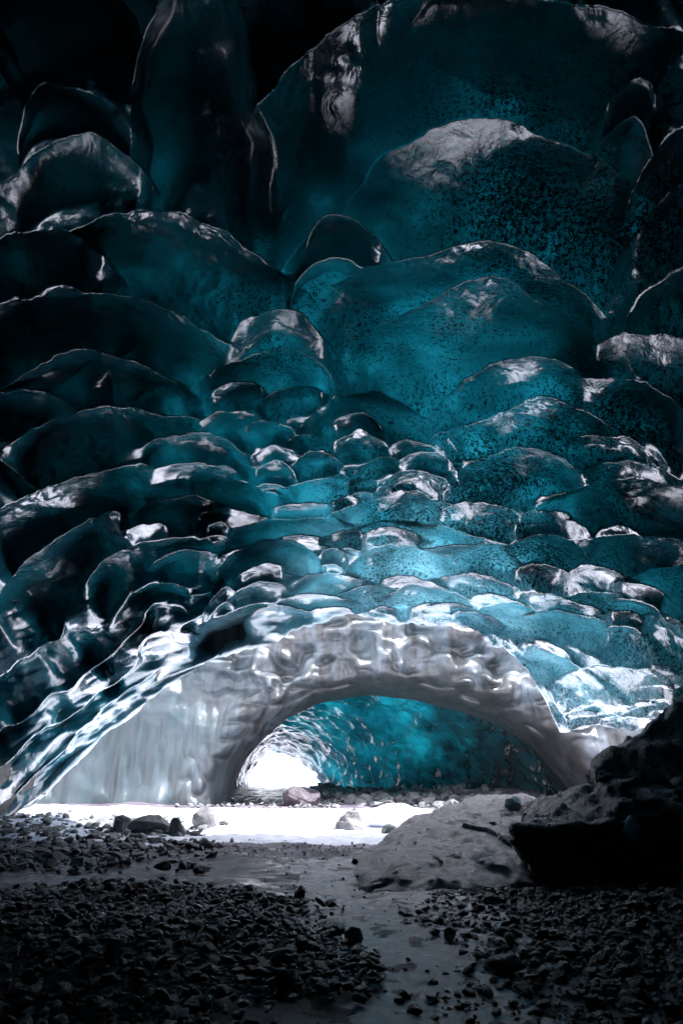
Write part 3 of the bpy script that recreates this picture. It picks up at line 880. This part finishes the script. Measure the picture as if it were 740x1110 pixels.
def arr(me):
    if me.name not in cache:
        v = np.zeros(len(me.vertices)*3, np.float32); me.vertices.foreach_get('co', v)
        f = np.zeros(len(me.polygons)*3, np.int32); me.loops.foreach_get('vertex_index', f)
        cache[me.name] = (v.reshape(-1, 3), f.reshape(-1, 3))
    return cache[me.name]
from mathutils import Euler
for (zone, key_), lst in batches.items():
    V = []; Fc = []; n0 = 0
    for me, x, y, z, rx, ry, rz, s_ in lst:
        v, f = arr(me)
        m = np.array(Euler((rx, ry, rz)).to_matrix())*s_
        V.append(v @ m.T + np.array([x, y, z])); Fc.append(f+n0); n0 += len(v)
    me = mesh_from(np.concatenate(V), np.concatenate(Fc))
    o = link('gravel', me, M_COB if key_ == 'dark' else M_COB2, smooth=False)
    tag(o, {'bank': 'loose dark gravel heaped in the left foreground', 'right': 'fine dark gravel over the right foreground', 'apron': 'grey gravel under the left ice wall and round the snow', 'tunnel': 'grey rubble on the shaded tunnel floor'}[zone], 'gravel', kind='stuff')

# ================================================================== LIGHT
SUN_EL, SUN_AZ = 60.0, 93.0          # azimuth measured from +Y (ahead) towards +X
w = bpy.data.worlds.new('World'); scene.world = w; w.use_nodes = True
nt = w.node_tree; bg = nt.nodes['Background']
sky = nt.nodes.new('ShaderNodeTexSky'); sky.sky_type = 'NISHITA'; sky.sun_disc = False
sky.sun_elevation = R(SUN_EL); sky.sun_rotation = R(SUN_AZ); sky.air_density = 1.0; sky.dust_density = 1.5
tc = nt.nodes.new('ShaderNodeTexCoord'); cn = nt.nodes.new('ShaderNodeTexNoise'); cn.inputs['Scale'].default_value = 2.2; cn.inputs['Detail'].default_value = 6
nt.links.new(tc.outputs['Generated'], cn.inputs['Vector'])
cr = nt.nodes.new('ShaderNodeValToRGB'); cr.color_ramp.elements[0].position = .28; cr.color_ramp.elements[1].position = .55
cr.color_ramp.elements[0].color = (.55, .55, .55, 1); nt.links.new(cn.outputs['Fac'], cr.inputs[0])
mx = nt.nodes.new('ShaderNodeMix'); mx.data_type = 'RGBA'; nt.links.new(cr.outputs[0], mx.inputs[0]); nt.links.new(sky.outputs[0], mx.inputs[6]); mx.inputs[7].default_value = (7.0, 6.9, 7.7, 1)
nt.links.new(mx.outputs[2], bg.inputs[0])
bg.inputs[1].default_value = .15
sd = bpy.data.lights.new('sun', 'SUN'); sd.energy = 5; sd.angle = R(.6); sd.color = (1, .965, 1)
so = bpy.data.objects.new('sun', sd); COL.objects.link(so)
dv = Vector((math.sin(R(SUN_AZ))*math.cos(R(SUN_EL)), math.cos(R(SUN_AZ))*math.cos(R(SUN_EL)), math.sin(R(SUN_EL))))
so.rotation_euler = dv.to_track_quat('Z', 'Y').to_euler(); so.location = (0, 20, 30)

cam = bpy.data.cameras.new('camera'); co = bpy.data.objects.new('camera', cam); COL.objects.link(co)
cam.sensor_fit = 'VERTICAL'; cam.sensor_height = 36; cam.sensor_width = 24; cam.lens = 24
cam.clip_end = 10000; cam.clip_start = .05
co.location = (0, 0, EYE); co.rotation_euler = (R(90)+TILT, 0, 0)
scene.camera = co
vs = scene.view_settings
vs.view_transform = 'Standard'; vs.look = 'None'; vs.exposure = 2.0; vs.gamma = 1; vs.use_curve_mapping = False
cy = scene.cycles
cy.use_denoising = True; cy.max_bounces = 10; cy.diffuse_bounces = 6; cy.glossy_bounces = 4; cy.transmission_bounces = 6
cy.sample_clamp_indirect = 6; cy.caustics_reflective = False; cy.caustics_refractive = False
